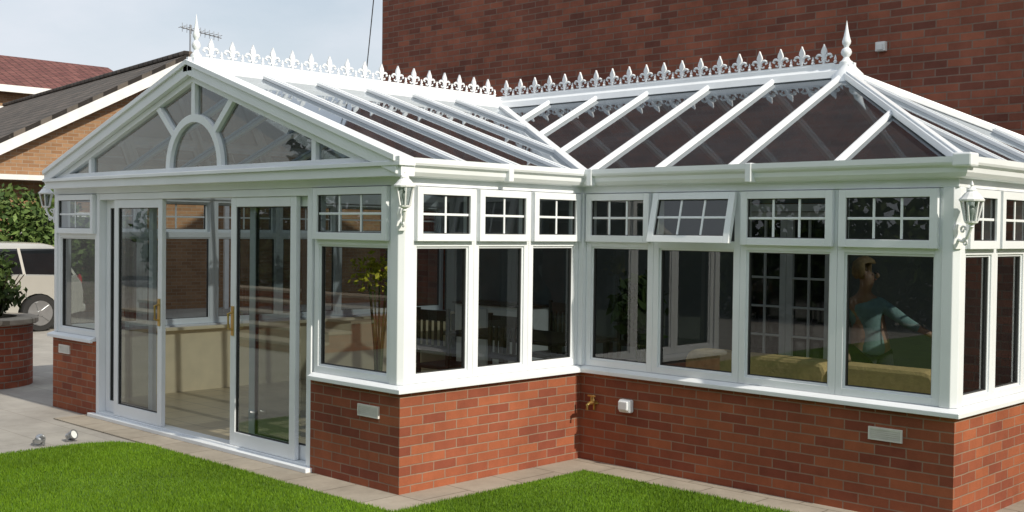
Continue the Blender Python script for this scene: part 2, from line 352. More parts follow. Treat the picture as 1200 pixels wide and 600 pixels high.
# ---- gable
def zs(x): return ZR-(kL*(XC-x) if x<XC else kR*(x-XC))
gab=M()
def xz(y0,y1): return lambda a,b,s:(a,y1 if s else y0,b)
top=.060; bot=-.055
for sg,half in ((-1,XC-AX),(1,-XC)):
    xe=XC+sg*(half+(-.05 if sg<0 else .075))
    gab.prism([(xe,zs(xe)+top),(XC,ZR+top),(XC,ZR+bot),(xe,zs(xe)+bot)],xz(-.12,.05))
    gab.prism([(xe,zs(xe)+top+.012),(XC,ZR+top+.012),(XC,ZR+top-.03),(xe,zs(xe)+top-.03)],xz(-.14,-.1205))
    xi=XC+sg*(half-.06)
    gab.prism([(xi,zs(xi)+bot-.003),(XC,ZR+bot-.003),(XC,ZR+bot-.055),(xi-sg*.17,zs(xi-sg*.17)+bot-.055)],xz(-.075,.0))
gz0=2.325
gab.box(AX+.04,.11,-.102,.02,2.186,2.255)
gab.box(AX+.03,.124,-.128,.015,2.2555,2.285)
gab.box(AX+.12,-.12,-.08,.01,2.2855,gz0)
gab.box(.02,.122,-.126,-.09,2.2855,2.318)
gable=gab.make('gable',WHITE,cons,bevel=.003)
cz=gz0; R1,R0=.44,.375; n=24
def zin(x): return zs(x)-.11
sb=M()
for i in range(n):
    a0=math.pi*i/n;a1=math.pi*(i+1)/n
    sb.prism([(XC+R1*math.cos(a0),cz+R1*math.sin(a0)),(XC+R1*math.cos(a1),cz+R1*math.sin(a1)),(XC+R0*math.cos(a1),cz+R0*math.sin(a1)),(XC+R0*math.cos(a0),cz+R0*math.sin(a0))],xz(-.066,-.01))
sb.make('sunburst_arch',WHITE,gable)
for ang in (90,42,138):
    sb=M(); a=math.radians(ang); r=R1-.005
    while cz+r*math.sin(a)<zin(XC+r*math.cos(a)): r+=.005
    sb.beam((XC+(R1-.01)*math.cos(a),-.038,cz+(R1-.01)*math.sin(a)),(XC+(r+.02)*math.cos(a),-.038,cz+(r+.02)*math.sin(a)),.055,.055,up=(0,1,0)); sb.make('sunburst_bar',WHITE,gable)
for x in (-4.45,-.92):
    sb=M(); sb.box(x-.026,x+.026,-.064,-.012,gz0+.001,zin(x)+.02); sb.make('sunburst_bar',WHITE,gable)
g=M(); g.add([(AX+.3,-.03,gz0),(-.3,-.03,gz0),(XC,-.03,ZR-.1)],[(0,1,2)]); g.make('gable_pane',GLASS,gable,fix=False)
# ---- roof
r=M()
def P(x,y,z): return (x,y,z)
r.add([P(XC,.02,ZR),P(0,.02,ZE),P(0,CY,ZE),P(XC,MY,ZR)],[(0,1,2,3)])
r.add([P(0,CY,ZE),P(DX,CY,ZE),P(HX,MY,ZR),P(XC,MY,ZR)],[(0,1,2,3)])
r.add([P(DX,CY,ZE),P(DX,EY,ZE),P(HX,MY,ZR)],[(0,1,2)])
r.add([P(DX,EY,ZE),P(AX,EY,ZE),P(XC,MY,ZR),P(HX,MY,ZR)],[(0,1,2,3)])
r.add([P(XC,.02,ZR),P(XC,MY,ZR),P(AX,EY,ZE),P(AX,.02,ZE)],[(0,1,2,3)])
roof=r.make('roof',RGLASS,cons,fix=False)
def rafter(p,q,w=.046,ext=0,cap=True,h=.028):
    p=Vector(p);q=Vector(q); d=(q-p).normalized(); q2=q+d*ext
    m=M(); m.beam(p,q2,w,h,oz=.014); m.beam(p,q2,w*.5,.010,oz=.014+h/2+.005)
    m.beam(p,q,w*.9,.03,oz=-.0165)
    if cap:
        m.beam(q2-d*.005,q2+d*.02,w+.02,h+.045,oz=.010)
    o=m.make('rafter',WHITE,roof,bevel=.003); return o
E=.07
for y in (.60,1.17,1.74):
    rafter((XC+.05,y,ZR-.016),(0,y,ZE),ext=E,w=.07)
for y in (2.31,2.88):
    xv=XC+(MY-y)/VS; rafter((XC+.05,y,ZR-.016),(xv,y,zs(xv)),cap=False,w=.07)
for y in (.60,1.17,1.74,2.31,2.88,3.45): rafter((XC-.05,y,ZR-.016),(AX,y,ZE))
def zm(y): return ZR-k2*abs(y-MY)
for x in (0.72,HX+.02): rafter((x,MY-.05,ZR-.026),(x,CY,ZE),ext=E)
rafter((.06,MY-.05,ZR-.026),(.06,CY,ZE),ext=E,cap=False)
for x in (-.62,-1.24,-1.86):
    yv=MY-(x-XC)*VS; rafter((x,MY-.05,ZR-.026),(x,yv,zm(yv)),cap=False)
for x in (2.2,):
    y=MY-(x-HX); rafter((x,y,zm(y)),(x,CY,ZE),ext=E)
    y=MY+(x-HX); rafter((x,y,zm(y)),(x,EY-.02,ZE),cap=False)
for x in (-1.86,-1.24,-.62,0,.62,1.3): rafter((x,MY+.05,ZR-.026),(x,EY-.02,ZE),cap=False)
def zh(x): return ZR-k2*(x-HX)
rafter((HX+.05,MY,ZR-.026),(DX,MY,ZE),ext=E)
for y in (2.72,):
    x=HX+(MY-y); rafter((x,y,zh(x)),(DX,y,ZE),ext=E); rafter((x,2*MY-y,zh(x)),(DX,2*MY-y,ZE),ext=E)
for a,b,n_ in (((HX,MY,ZR+.0),(DX+.06,CY-.06,ZE-.02),'hip_bar'),((HX,MY,ZR+.0),(DX,EY-.02,ZE),'hip_bar'),((XC,MY,ZR-.01),(AX,EY-.02,ZE),'hip_bar'),((XC,MY,ZR-.01),(.02,CY-.012,ZE),'valley_bar')):
    m=M(); m.beam(a,b,.075,.05,oz=.015)
    if n_=='hip_bar': m.beam(a,b,.04,.014,oz=.047)
    m.make(n_,WHITE,roof,bevel=.006)
m=M(); m.box(DX+.0,DX+.12,CY-.12,CY+.0,2.25,2.335); m.make('hip_end_cap',WHITE,roof,bevel=.012)
def rprof(): return [(-.075,-.03),(-.06,.03),(-.03,.045),(-.018,.055),(-.018,.09),(.018,.09),(.018,.055),(.03,.045),(.06,.03),(.075,-.03)]
m=M(); m.prism(rprof(),lambda a,b,s:(XC+a,(-.12,MY-.0)[s],ZR+b+.003)); m.make('ridge',WHITE,roof,bevel=.003)
m=M(); m.prism(rprof(),lambda a,b,s:((XC+.02,HX+.10)[s],MY+a,ZR+b)); m.make('ridge',WHITE,roof,bevel=.003)
SP=.205
m=M()
fy=lambda a,b,s:(a,(-.010,.010)[s],b)
m.prism([(-.009,.0),(.009,.0),(.009,.058),(-.009,.058)],fy)
m.prism([(-.008,.0585),(.008,.0585),(.012,.085),(.026,.108),(.022,.128),(.008,.158),(0,.178),(-.008,.158),(-.022,.128),(-.026,.108),(-.012,.085)],fy)
for sg in (-1,1):
    pts=[(sg*(.010+.036*(1-math.cos(t))),0,.052+.040*math.sin(t)) for t in np.linspace(.1,2.6,7)]
    pts.append((sg*.056,0,.062)); m.tube(pts,[.008,.009,.010,.011,.011,.010,.009,.009],6)
    pts=[(sg*.008,0,.045),(sg*.028,0,.030),(sg*.042,0,.034),(sg*.044,0,.046)]; m.tube(pts,[.006,.007,.008,.006],6)
m.tube([(-.022,0,.056),(.022,0,.056)],.010,6)
m.prism([(-SP/2+.001,-.003),(SP/2-.001,-.003),(SP/2-.001,.014),(.03,.014),(-.03,.014),(-SP/2+.001,.014)],lambda a,b,s:(a,(-.013,.013)[s],b))
m.lathe([(.010,.012),(.017,.026),(.008,.038),(.012,.048),(.002,.080)],c=(SP/2,0,0),seg=8)
crest=m.make('cresting',WHITE,roof)
zt_=ZR+.09
locs=[(x,MY,zt_,0) for x in np.arange(HX-.18,XC+.05,-SP)]+[(XC,y,zt_+.003,math.pi/2) for y in np.arange(.10,MY-.08,SP)]
for i,(x,y,z,a) in enumerate(locs):
    o=crest if i==0 else crest.copy()
    if i: COL.objects.link(o)
    o.location=(x,y,z); o.rotation_euler=(0,0,a)
fp=[(.055,0),(.055,.03),(.035,.045),(.022,.07),(.038,.09),(.045,.11),(.036,.135),(.018,.15),(.022,.165),(.034,.18),(.036,.20),(.024,.24),(.012,.30),(.006,.34),(.001,.37)]
m=M(); m.lathe(fp,seg=18); m.box(-.055,.055,-.055,.055,-.14,0); fin=m.make('finial',WHITE,roof,smooth=True)
fin.location=(XC+.02,-.05,ZR+.085); fin.scale=(.82,.82,1.0)
f2=fin.copy(); COL.objects.link(f2); f2.location=(HX+.02,MY,ZR+.07); f2.scale=(1,1,1)
m=M(); m.lathe([(.15,-.10),(.12,-.02),(.07,.03),(.05,.06)],seg=20); o=m.make('ridge_end_cap',WHITE,roof,smooth=True); o.location=(HX+.04,MY,ZR+.02)
def vent(el,u,z):
    m=M(); w,h=.115,.042
    el.box(m,u-w,u+w,z-h,z+h,.0,.006)
    el.box(m,u-w,u+w,z+h-.012,z+h,.0062,.014); el.box(m,u-w,u+w,z-h,z-h+.012,.0062,.014)
    el.box(m,u-w,u-w+.012,z-h+.012,z+h-.012,.0062,.014); el.box(m,u+w-.012,u+w,z-h+.012,z+h-.012,.0062,.014)
    for i in range(5): el.box(m,u-w+.014,u+w-.014,z-.026+i*.0125,z-.021+i*.0125,.0062,.012)
    m.make('air_vent',VENTM,cons)
vent(AB,-.33,.55); vent(AB,-5.1,.60); vent(CD,2.59,.545)
# plastered inner face of the house wall, inside the conservatory
m=M()
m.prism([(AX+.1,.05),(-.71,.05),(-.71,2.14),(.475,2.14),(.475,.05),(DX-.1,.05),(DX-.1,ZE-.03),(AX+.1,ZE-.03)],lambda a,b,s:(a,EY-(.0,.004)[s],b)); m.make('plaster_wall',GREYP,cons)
# ---------------------------------------------------------------- brick house
house=empty('brick_house',(0,0,0),label='tall dark red brick house wall rising behind the conservatory',cat='house')
WX=-6.63
m=M(); m.box(WX,16,EY+.002,14,-.1,7.4); m.make('wall',HBRICK,house)
m=M()
y0,y1,ym=EY-.35,14.4,9.8
m.prism([(y0,7.3),(ym,10.0),(y1,7.3),(y1,7.15),(ym,9.8),(y0,7.15)],lambda a,b,s:((WX-.2,16.3)[s],a,b)); m.make('roof',TILE,house)
m=M(); m.box(WX-.1,16.1,EY-.34,EY-.1,7.0,7.14); m.make('gutter',BLACK,house)
m=M(); HW.box(m,.80,.90,3.58,3.67,.0,.05); HW.box(m,.82,.88,3.59,3.65,.05,.06); m.make('wall_vent',WHITEP,house,bevel=.01)
fd=M()
for (a,b) in ((-.62,-.12),(-.115,.385)):
    HW.box(fd,a,a+.07,.06,2.05,.005,.05); HW.box(fd,b-.07,b,.06,2.05,.005,.05)
    HW.box(fd,a+.07,b-.07,.06,.2,.005,.05); HW.box(fd,a+.07,b-.07,1.97,2.05,.005,.05)
    HW.box(fd,(a+b)/2-.011,(a+b)/2+.011,.2,1.97,.02,.045)
    for i in range(1,6):
        z=.2+1.77*i/6
        HW.box(fd,a+.07,(a+b)/2-.011,z-.011,z+.011,.02,.045); HW.box(fd,(a+b)/2+.011,b-.07,z-.011,z+.011,.02,.045)
HW.box(fd,-.70,-.625,.05,2.13,.005,.07); HW.box(fd,.39,.465,.05,2.13,.005,.07); HW.box(fd,-.625,.39,2.055,2.13,.005,.07)
fdo=fd.make('door',WHITEP,house,bevel=.002)
g=M(); g.add([HW.p(-.6,.012,.1),HW.p(.37,.012,.1),HW.p(.37,.012,2.0),HW.p(-.6,.012,2.0)],[(0,1,2,3)]); g.make('door_pane',DGLASS,fdo,fix=False)
# ---------------------------------------------------------------- neighbour bungalow
bg=empty('bungalow',(-17,8.12,0),-math.radians(7.6),label='buff brick bungalow with grey tiled roof and white bargeboard',cat='house')
GX=0; GA=0; GZ=5.53; gk=.535; ge=5.5
m=M(); m.prism([(GA-ge+.3,-.1),(GA+ge-.3,-.1),(GA+ge-.3,GZ-.16-gk*(ge-.3)),(GA,GZ-.16),(GA-ge+.3,GZ-.16-gk*(ge-.3))],lambda a,b,s:((GX-14,GX)[s],a,b)); m.make('wall',NBRICK,bg)
for sg in (-1,1):
    m=M(); m.prism([(GA,GZ+.08),(GA+sg*ge,GZ+.08-gk*ge),(GA+sg*ge,GZ-.02-gk*ge),(GA,GZ-.02)],lambda a,b,s:((GX-14.3,GX+.28)[s],a,b)); m.make('roof',TILE,bg)
    m=M(); m.prism([(GA,GZ-.022),(GA+sg*ge,GZ-.022-gk*ge),(GA+sg*ge,GZ-.25-gk*ge),(GA,GZ-.25)],lambda a,b,s:((GX+.22,GX+.30)[s],a,b)); m.make('bargeboard',WHITEP,bg)
m=M(); m.beam((GX-14.3,GA,GZ+.1),(GX+.3,GA,GZ+.1),.22,.10); m.make('ridge_tile',TILE,bg,bevel=.03)
m=M(); m.box(GX+.002,GX+.06,-3.5,-1.7,1.0,2.1); w_=m.make('window',WHITEP,bg)
m=M(); m.box(GX+.062,GX+.07,-3.4,-1.8,1.1,2.0); m.make('window_pane',DGLASS,w_)
m=M(); m.box(GX+.002,GX+.5,-6.5,1,2.72,2.82); m.box(GX+.4,GX+.48,-6.4,-6.3,0,2.72); m.box(GX+.4,GX+.48,.8,.9,0,2.72); m.make('lean_to_canopy',WHITEP,bg)
ae=empty('television_aerial',(-17.35,8.5,5.4),label='thin metal television aerial on the bungalow ridge',cat='aerial')
m=M(); m.tube([(0,0,0),(0,0,.98)],.022,6); m.make('mast',METAL,ae)
m=M(); m.tube([(0,-.25,.9),(0,.8,.78)],.014,6)
for i in range(9):
    y=-.2+i*.115; m.tube([(-.16,y,.91-i*.012),(.16,y,.91-i*.012)],.008,5); m.tube([(0,y,.80-i*.012),(0,y,1.0-i*.012)],.008,5)
m.make('antenna_boom',METAL,ae)
fh=empty('distant_house',(0,0,0),label='brick house with red tiled roof and white fascia',cat='house')
m=M(); m.box(-40.4,-33.3,-2,16.0,-.1,6.45); m.make('wall',NBRICK,fh)
m=M(); m.prism([(-36.7,8.0),(-32.9,6.5),(-32.9,6.36),(-36.7,7.85),(-40.7,6.36),(-40.7,6.5)],lambda a,b,s:(a,(-2.2,16.2)[s],b)); m.make('roof',RTILE,fh)
m=M(); m.box(-32.89,-32.8,-2.2,16.2,6.25,6.48); m.make('fascia',WHITEP,fh)
for y in (8,11.2,14):
    m=M(); m.box(-33.29,-33.22,y-.7,y+.7,4.6,5.8); w_=m.make('window',WHITEP,fh)
    m=M(); m.box(-33.215,-33.2,y-.6,y+.6,4.7,5.7); m.make('window_pane',DGLASS,w_)
m=M(); a=Vector((-6.66,5.22,5.9)); b=Vector((-16.2,12.33,3.35)); pts=[]
for i in range(17):
    t=i/16; p=a.lerp(b,t); p.z-=.35*4*t*(1-t)*.5; pts.append(p)
m.tube(pts,.009,5); tag(m.make('overhead_cable',BLACK),'thin black cable strung between the house and bungalow','cable')
# ---------------------------------------------------------------- ground
def sheet(name,pts,z,mat,thick=.2):
    m=M(); m.prism(pts,lambda a,b,s:(a,b,z if s else z-thick)); o=m.make(name,mat); o['kind']='structure'; return o
sheet('ground',[(-300,-300),(300,-300),(300,300),(-300,300)],-.004,GROUND)
sheet('driveway',[(-30,-14),(-1.0,-14),(-1.0,5.2),(-6.6,5.2),(-6.6,24),(-30,24)],.0,PAVE,thick=.003)
m=M(); m.sweep([(-4.6,0),(0,0),(0,CY),(DX,CY),(DX,EY)],[(.34,-.05),(.34,.012),(-.02,.012),(-.02,-.05)]); o=m.make('path',PATH); o['kind']='structure'
lw=[(-3.2,-14),(20,-14),(20,5.1),(DX+.343,5.1),(DX+.343,CY-.343),(.343,CY-.343),(.343,-.343)]
for i in range(7):
    t=math.pi/2*i/6; lw.append((-2.75-.45*math.sin(t),-.343-.45+.45*math.cos(t)))
sheet('lawn',lw,.012,GRASSG,thick=.05)
m=M(); m.prism([(AX+.23,.13),(-.23,.13),(-.23,CY+.23),(DX-.23,CY+.23),(DX-.23,EY-.005),(AX+.23,EY-.005)],lambda a,b,s:(a,b,.05 if s else -.05)); o=m.make('interior_floor',FLOORM); o['kind']='structure'
def blades(name,regions,dens,h,w):
    X=[];Y=[]
    for (x0,x1,y0,y1) in regions:
        n=int((x1-x0)*(y1-y0)*dens); X.append(rng.uniform(x0,x1,n)); Y.append(rng.uniform(y0,y1,n))
    X=np.concatenate(X);Y=np.concatenate(Y)
    keep=~((X<-2.75)&(Y>-.793)&(((X+2.75)**2+(Y+.793)**2)>.45**2))
    X=X[keep];Y=Y[keep]; n=len(X)
    a=rng.uniform(0,2*np.pi,n); hh=h*rng.uniform(.5,1.25,n)*(1+.3*np.sin(X*3.1)*np.cos(Y*2.7)); ln=rng.uniform(0,.6,n)*hh; la=rng.uniform(0,2*np.pi,n); ww=w*rng.uniform(.6,1.3,n)
    v=np.zeros((n,3,3))
    v[:,0]=np.stack([X-np.cos(a)*ww,Y-np.sin(a)*ww,np.full(n,.012)],1)
    v[:,1]=np.stack([X+np.cos(a)*ww,Y+np.sin(a)*ww,np.full(n,.012)],1)
    v[:,2]=np.stack([X+np.cos(la)*ln,Y+np.sin(la)*ln,.012+hh],1)
    me=bpy.data.meshes.new(name); me.vertices.add(3*n); me.vertices.foreach_set('co',v.reshape(-1))
    me.loops.add(3*n); me.loops.foreach_set('vertex_index',np.arange(3*n)); me.polygons.add(n)
    me.polygons.foreach_set('loop_start',np.arange(0,3*n,3)); me.polygons.foreach_set('loop_total',np.full(n,3)); me.update(); me.validate()
    me.materials.append(GRASSB); o=bpy.data.objects.new(name,me); COL.objects.link(o); o['kind']='stuff'; return o
o=blades('grass',[(-3.22,.8,-2.6,-.335),(.335,3.0,-1.2,CY-.335),(3.0,6,.5,CY-.335),(DX+.335,6,CY-.335,5.0)],14000,.020,.0026)
o['label']='short mown bright green lawn grass beside the path'; o['category']='grass'
# ---------------------------------------------------------------- foliage
def leaves(name,blobs,n,size,mat,parent=None):
    vol=np.array([b[3]*b[4]*b[5] for b in blobs]); pr=vol/vol.sum(); idx=rng.choice(len(blobs),n,p=pr); B=np.array(blobs)[idx]
    d=rng.normal(size=(n,3)); d/=np.linalg.norm(d,axis=1)[:,None]; rr=rng.uniform(.55,1.05,n)[:,None]**.7
    c=B[:,:3]+d*rr*B[:,3:6]; c+=rng.normal(size=(n,3))*.05
    u=rng.normal(size=(n,3)); u/=np.linalg.norm(u,axis=1)[:,None]; w=np.cross(u,rng.normal(size=(n,3))); w/=np.linalg.norm(w,axis=1)[:,None]
    s=(size*rng.uniform(.6,1.4,n))[:,None]
    v=np.stack([c-u*s,c+w*s*.5,c+u*s,c-w*s*.5],1)
    me=bpy.data.meshes.new(name); me.from_pydata(v.reshape(-1,3).tolist(),[],np.arange(4*n).reshape(-1,4).tolist()); me.materials.append(mat)
    o=bpy.data.objects.new(name,me); COL.objects.link(o)
    if parent:o.parent=parent
    return o
bl=[(-16.0+random.uniform(-.2,.2),y,random.uniform(1.0,1.9),.45,.7,random.uniform(.75,1.0)) for y in np.arange(2.0,6.6,.4)]
o=leaves('hedge',bl,11000,.07,LEAFB); tag(o,'leafy green hedge growing in front of the bungalow','hedge')
bl=[(x+random.uniform(-.3,.3),-12.5,random.uniform(.8,2.6),1.1,.8,random.uniform(.9,1.5)) for x in np.arange(-26,16,.8)]+[(x,-12.8,.9,1.2,.6,1.1) for x in np.arange(-26,16,1.2)]
o=leaves('hedge',bl,26000,.16,LEAF); tag(o,'tall dense dark green hedge added out of view for dark window reflections','hedge')  # unseen hedge behind the camera, added so the front windows reflect dark green
bl=[(14.5,y,random.uniform(.7,1.6),.8,1.1,random.uniform(.8,1.2)) for y in np.arange(-11,14,.9)]
o=leaves('hedge',bl,14000,.16,LEAF); tag(o,'low dense green hedge added out of view for reflections in the side windows','hedge')  # out-of-view hedge on the right, added for the side wall glass to mirror
def added_tree(x,y,h,cr):  # unseen trees, added so upper panes reflect foliage instead of bright sky
    t=empty('added_tree',(0,0,0),label='broad leafy tree behind the boundary hedge',cat='added_tree',group='trees added out of view for the window reflections')
    m=M(); m.tube([(x,y,0),(x+.1,y,h*.3),(x,y+.1,h*.6)],[.22,.17,.09],8)
    for i in range(6):
        a=i*1.05; m.tube([(x+.05,y,h*(.3+.04*i)),(x+math.cos(a)*cr*.4,y+math.sin(a)*cr*.4,h*.6),(x+math.cos(a)*cr*.7,y+math.sin(a)*cr*.7,h*.75)],[.08,.05,.02],6)
    m.make('trunk',WOOD,t)
    bl=[(x+random.uniform(-.6,.6)*cr,y+random.uniform(-.6,.6)*cr,h*random.uniform(.45,.92),cr*.38,cr*.38,cr*.33) for _ in range(18)]
    leaves('crown',bl,8000,.18,LEAF,t)
for x,y,h,c in ((-20,-16,8,3.4),(-14.5,-16.5,9,3.4),(-9,-17,9,3.4),(-3.5,-16,8.5,3.2),(2,-17,9,3.4),(7.5,-17,8,3.2)): added_tree(x,y,h,c)
gs=empty('garden_steps',(0,0,0),label='wide pale stone garden steps with brick risers',cat='steps')
for i in range(5):
    m=M(); m.box(-14,-7.6,-4.6-.42*i-.42,-4.6-.42*i,0.002,.15*(i+1)-.04); m.make('riser',BRICK,gs)
    m=M(); m.box(-14.02,-7.58,-4.6-.42*i-.42+.002,-4.58-.42*i,.15*(i+1)-.0395,.15*(i+1)); m.make('tread',STONE,gs)
pl=empty('brick_planter',(-7.50,.04,0),label='round red brick planter with a stone coping beside the driveway',cat='planter')
m=M(); m.lathe([(.62,0),(.62,.70),(.5,.70),(.5,.66)],seg=40); m.make('planter_wall',CBRICK,pl)
m=M(); m.lathe([(.66,.70),(.68,.715),(.68,.76),(.66,.775),(.45,.775),(.45,.70)],seg=40); m.make('coping',PATH,pl,smooth=True)
m=M(); m.lathe([(.46,.67),(.46,.74),(.3,.76),(.01,.77)],seg=24); m.make('soil',SOIL,pl)
sh=empty('shrub',(-7.32,.22,.76),label='small dark green shrub growing in the brick planter',cat='shrub')
m=M()
for i in range(7):
    a=i*.9; m.tube([(0,0,0),(math.cos(a)*.12,math.sin(a)*.12,.25),(math.cos(a)*.3,math.sin(a)*.3,.5)],[.014,.01,.005],5)
m.make('stem',WOOD,sh)
bl=[(random.uniform(-.3,.1),random.uniform(-.3,.1),random.uniform(.12,.6),.17,.17,.13) for _ in range(15)]
leaves('crown',bl,2000,.045,LEAF,sh)
# ---------------------------------------------------------------- car
glw=plain('lamp_lens',(.7,.72,.72),rough=.1); redm=plain('red_lens',(.4,.02,.02),rough=.15)
def car(loc,rot):
    c=empty('parked_car',loc,rot,label='silver beige estate car with dark side windows on the driveway',cat='car')
    W=.84
    out=[(-2.0,.32),(-2.06,.5),(-2.06,.68),(-2.02,.86),(-1.94,.97),(-1.0,1.0),(.9,.98),(1.45,.92),(1.80,.82),(1.98,.68),(2.05,.5),(2.0,.28)]
    def arch(cx,r=.36):
        return [(cx+r*math.cos(t),.30+r*math.sin(t)) for t in np.linspace(-.15,math.pi+.15,12)]
    poly=out+[(1.62,.2)]+arch(1.28)+[(.9,.18),(-.85,.18)]+arch(-1.25)+[(-1.7,.24)]
    m=M(); n=len(poly)
    secs=[(-W,.90),(-W+.05,.96),(-W+.14,1),(W-.14,1),(W-.05,.96),(W,.90)]
    vs=[]
    for y,s in secs:
        for x,z in poly: vs.append((x*(1-(1-s)*.22),y,.6+(z-.6)*(s if z>.6 else 1)))
    k_=len(secs)
    fs=[(i*n+k,i*n+(k+1)%n,(i+1)*n+(k+1)%n,(i+1)*n+k) for i in range(k_-1) for k in range(n)]+[tuple(range(n))[::-1],tuple((k_-1)*n+k for k in range(n))]
    m.add(vs,fs)
    m.make('body',CARP,c,smooth=True)
    wl_,wt=W-.04,W-.2
    m=M(); rings=[(-1.97,1.04,wl_,.94),(-1.90,.80,wl_-.05,1.14),(-1.80,.50,wt+.05,1.32),(-1.68,.28,wt,1.42)]
    vs=[]
    for xa,xb,hw,z in rings:
        for x,y in ((xa,-hw+.12),(xa+.10,-hw),(xb-.18,-hw),(xb,-hw+.16),(xb,hw-.16),(xb-.18,hw),(xa+.10,hw),(xa,hw-.12)): vs.append((x,y,z))
    fs=[(i*8+k,i*8+(k+1)%8,(i+1)*8+(k+1)%8,(i+1)*8+k) for i in range(3) for k in range(8)]+[tuple(range(8))[::-1],tuple(24+k for k in range(8))]
    m.add(vs,fs); m.make('car_window',DGLASS,c,smooth=True)
    m=M(); rings=[(-1.70,.30,wt+.012,1.415),(-1.62,.20,wt-.03,1.47),(-1.45,.02,wt-.12,1.51),(-1.1,-.35,wt-.3,1.53)]
    vs=[]
    for xa,xb,hw,z in rings:
        for x,y in ((xa,-hw+.12),(xa+.10,-hw),(xb-.18,-hw),(xb,-hw+.16),(xb,hw-.16),(xb-.18,hw),(xa+.10,hw),(xa,hw-.12)): vs.append((x,y,z))
    m.add(vs,fs); m.make('car_roof',CARP,c,smooth=True)
    for sg in (-1,1):
        for x0,x1 in ((-1.88,-1.62),(-1.0,-.95),(-.05,-.1),(.90,.10)):
            m=M(); m.beam((x0,sg*(wl_+.004),.95),(x1,sg*(wt+.012),1.43),.05,.02,up=(0,sg,0)); m.make('window_pillar',CARP,c,bevel=.006)
    for x in (-1.25,1.28):
        for sg in (-1,1):
            m=M(); m.lathe([(.20,-.09),(.30,-.095),(.315,-.07),(.315,.07),(.30,.095),(.20,.09)],seg=28); w=m.make('wheel',RUB,c,smooth=True); w.location=(x,sg*.76,.315); w.rotation_euler=(math.pi/2,0,0)
            m=M(); m.lathe([(.215,-.098),(.215,.098)],seg=24); m.lathe([(.05,-.125),(.05,.125)],seg=12)
            for k in range(5):
                a=2*math.pi*k/5; m.beam((.04*math.cos(a),.04*math.sin(a),0),(.20*math.cos(a),.20*math.sin(a),0),.055,.23)
            q=m.make('rim',METAL,w)
    for sg in (-1,1):
        m=M(); m.sphere((1.93,sg*.6,.70),.13,(.6,1.2,.6)); m.make('headlight',glw,c,smooth=True)
        m=M(); m.sphere((-2.0,sg*.72,.84),.1,(.4,.8,1.3)); m.make('tail_light',redm,c,smooth=True)
        m=M(); m.sphere((.85,sg*.93,1.02),.1,(.6,1,.7)); m.make('wing_mirror',CARP,c,smooth=True)
    m=M(); m.box(1.4,2.07,-.8,.8,.26,.42); m.make('bumper',CARP,c,bevel=.05)
    m=M(); m.box(-2.10,-1.9,-.8,.8,.30,.46); m.make('bumper',CARP,c,bevel=.05)
    return c
car((-14.3,2.15,0),-math.pi/2)
# ---------------------------------------------------------------- wall lanterns
def lantern(loc,rot):
    L=empty('wall_lantern',loc,rot,label='white ornate Victorian wall lantern fixed to the corner post',cat='wall lamp',group='white lanterns on the conservatory posts')
    m=M(); m.prism([(-.03,-.09),(.03,-.09),(.042,-.05),(.03,0),(.042,.05),(.03,.09),(-.03,.09),(-.042,.05),(-.03,0),(-.042,-.05)],lambda a,b,s:((.0,.015)[s],a,b-.03)); m.make('backplate',IRON,L,bevel=.003)
    m=M(); pts=[(.01,0,-.05)]
    for t in np.linspace(0,1,9): pts.append((.02+.13*t,0,-.05-.05*math.sin(t*math.pi)+.09*t))
    m.tube(pts,.012,8)
    sp=[(.06+.03*(1-t*.7)*math.cos(t*6.5),0,.02+.03*(1-t*.7)*math.sin(t*6.5)) for t in np.linspace(0,1,14)]; m.tube(sp,.008,6)
    sp=[(.085+.032*(1-t*.7)*math.cos(-t*6.5+3),0,-.07+.032*(1-t*.7)*math.sin(-t*6.5+3)) for t in np.linspace(0,1,14)]; m.tube(sp,.008,6)
    m.make('bracket',IRON,L,smooth=True)
    cx=.15
    m=M(); m.lathe([(.008,.03),(.02,.04),(.014,.055),(.045,.07),(.048,.082)],c=(cx,0,0),seg=12)
    rb,rt,zb,zt=.045,.075,.082,.225
    for k in range(6):
        a=math.pi/3*k; m.beam((cx+rb*math.cos(a),rb*math.sin(a),zb),(cx+rt*math.cos(a),rt*math.sin(a),zt),.010,.010)
    m.lathe([(rt-.01,zt-.004),(rt+.012,zt),(rt+.014,zt+.012),(.07,zt+.03),(.05,zt+.055),(.035,zt+.066),(.036,zt+.078),(.018,zt+.095),(.008,zt+.105),(.013,zt+.115),(.008,zt+.13),(.002,zt+.145)],c=(cx,0,0),seg=12)
    m.make('lantern_cage',IRON,L)
    m=M(); m.lathe([(rb-.004,zb+.001),(rt-.006,zt-.006)],c=(cx,0,0),seg=6); m.make('lantern_glass',GLASS,L)
    m=M(); m.lathe([(.012,.083),(.012,.12),(.022,.14),(.024,.165),(.012,.19),(.002,.196)],c=(cx,0,0),seg=12); m.make('bulb',glw,L,smooth=True)
    return L
L1=lantern((.0,-.0,1.92),math.radians(-32)); L1.scale=(.85,.85,.85)
copytree(L1,(DX-.01,CY+.01,1.85),math.radians(-30)); copytree(L1,(AX-.004,.03,1.95),math.radians(205))
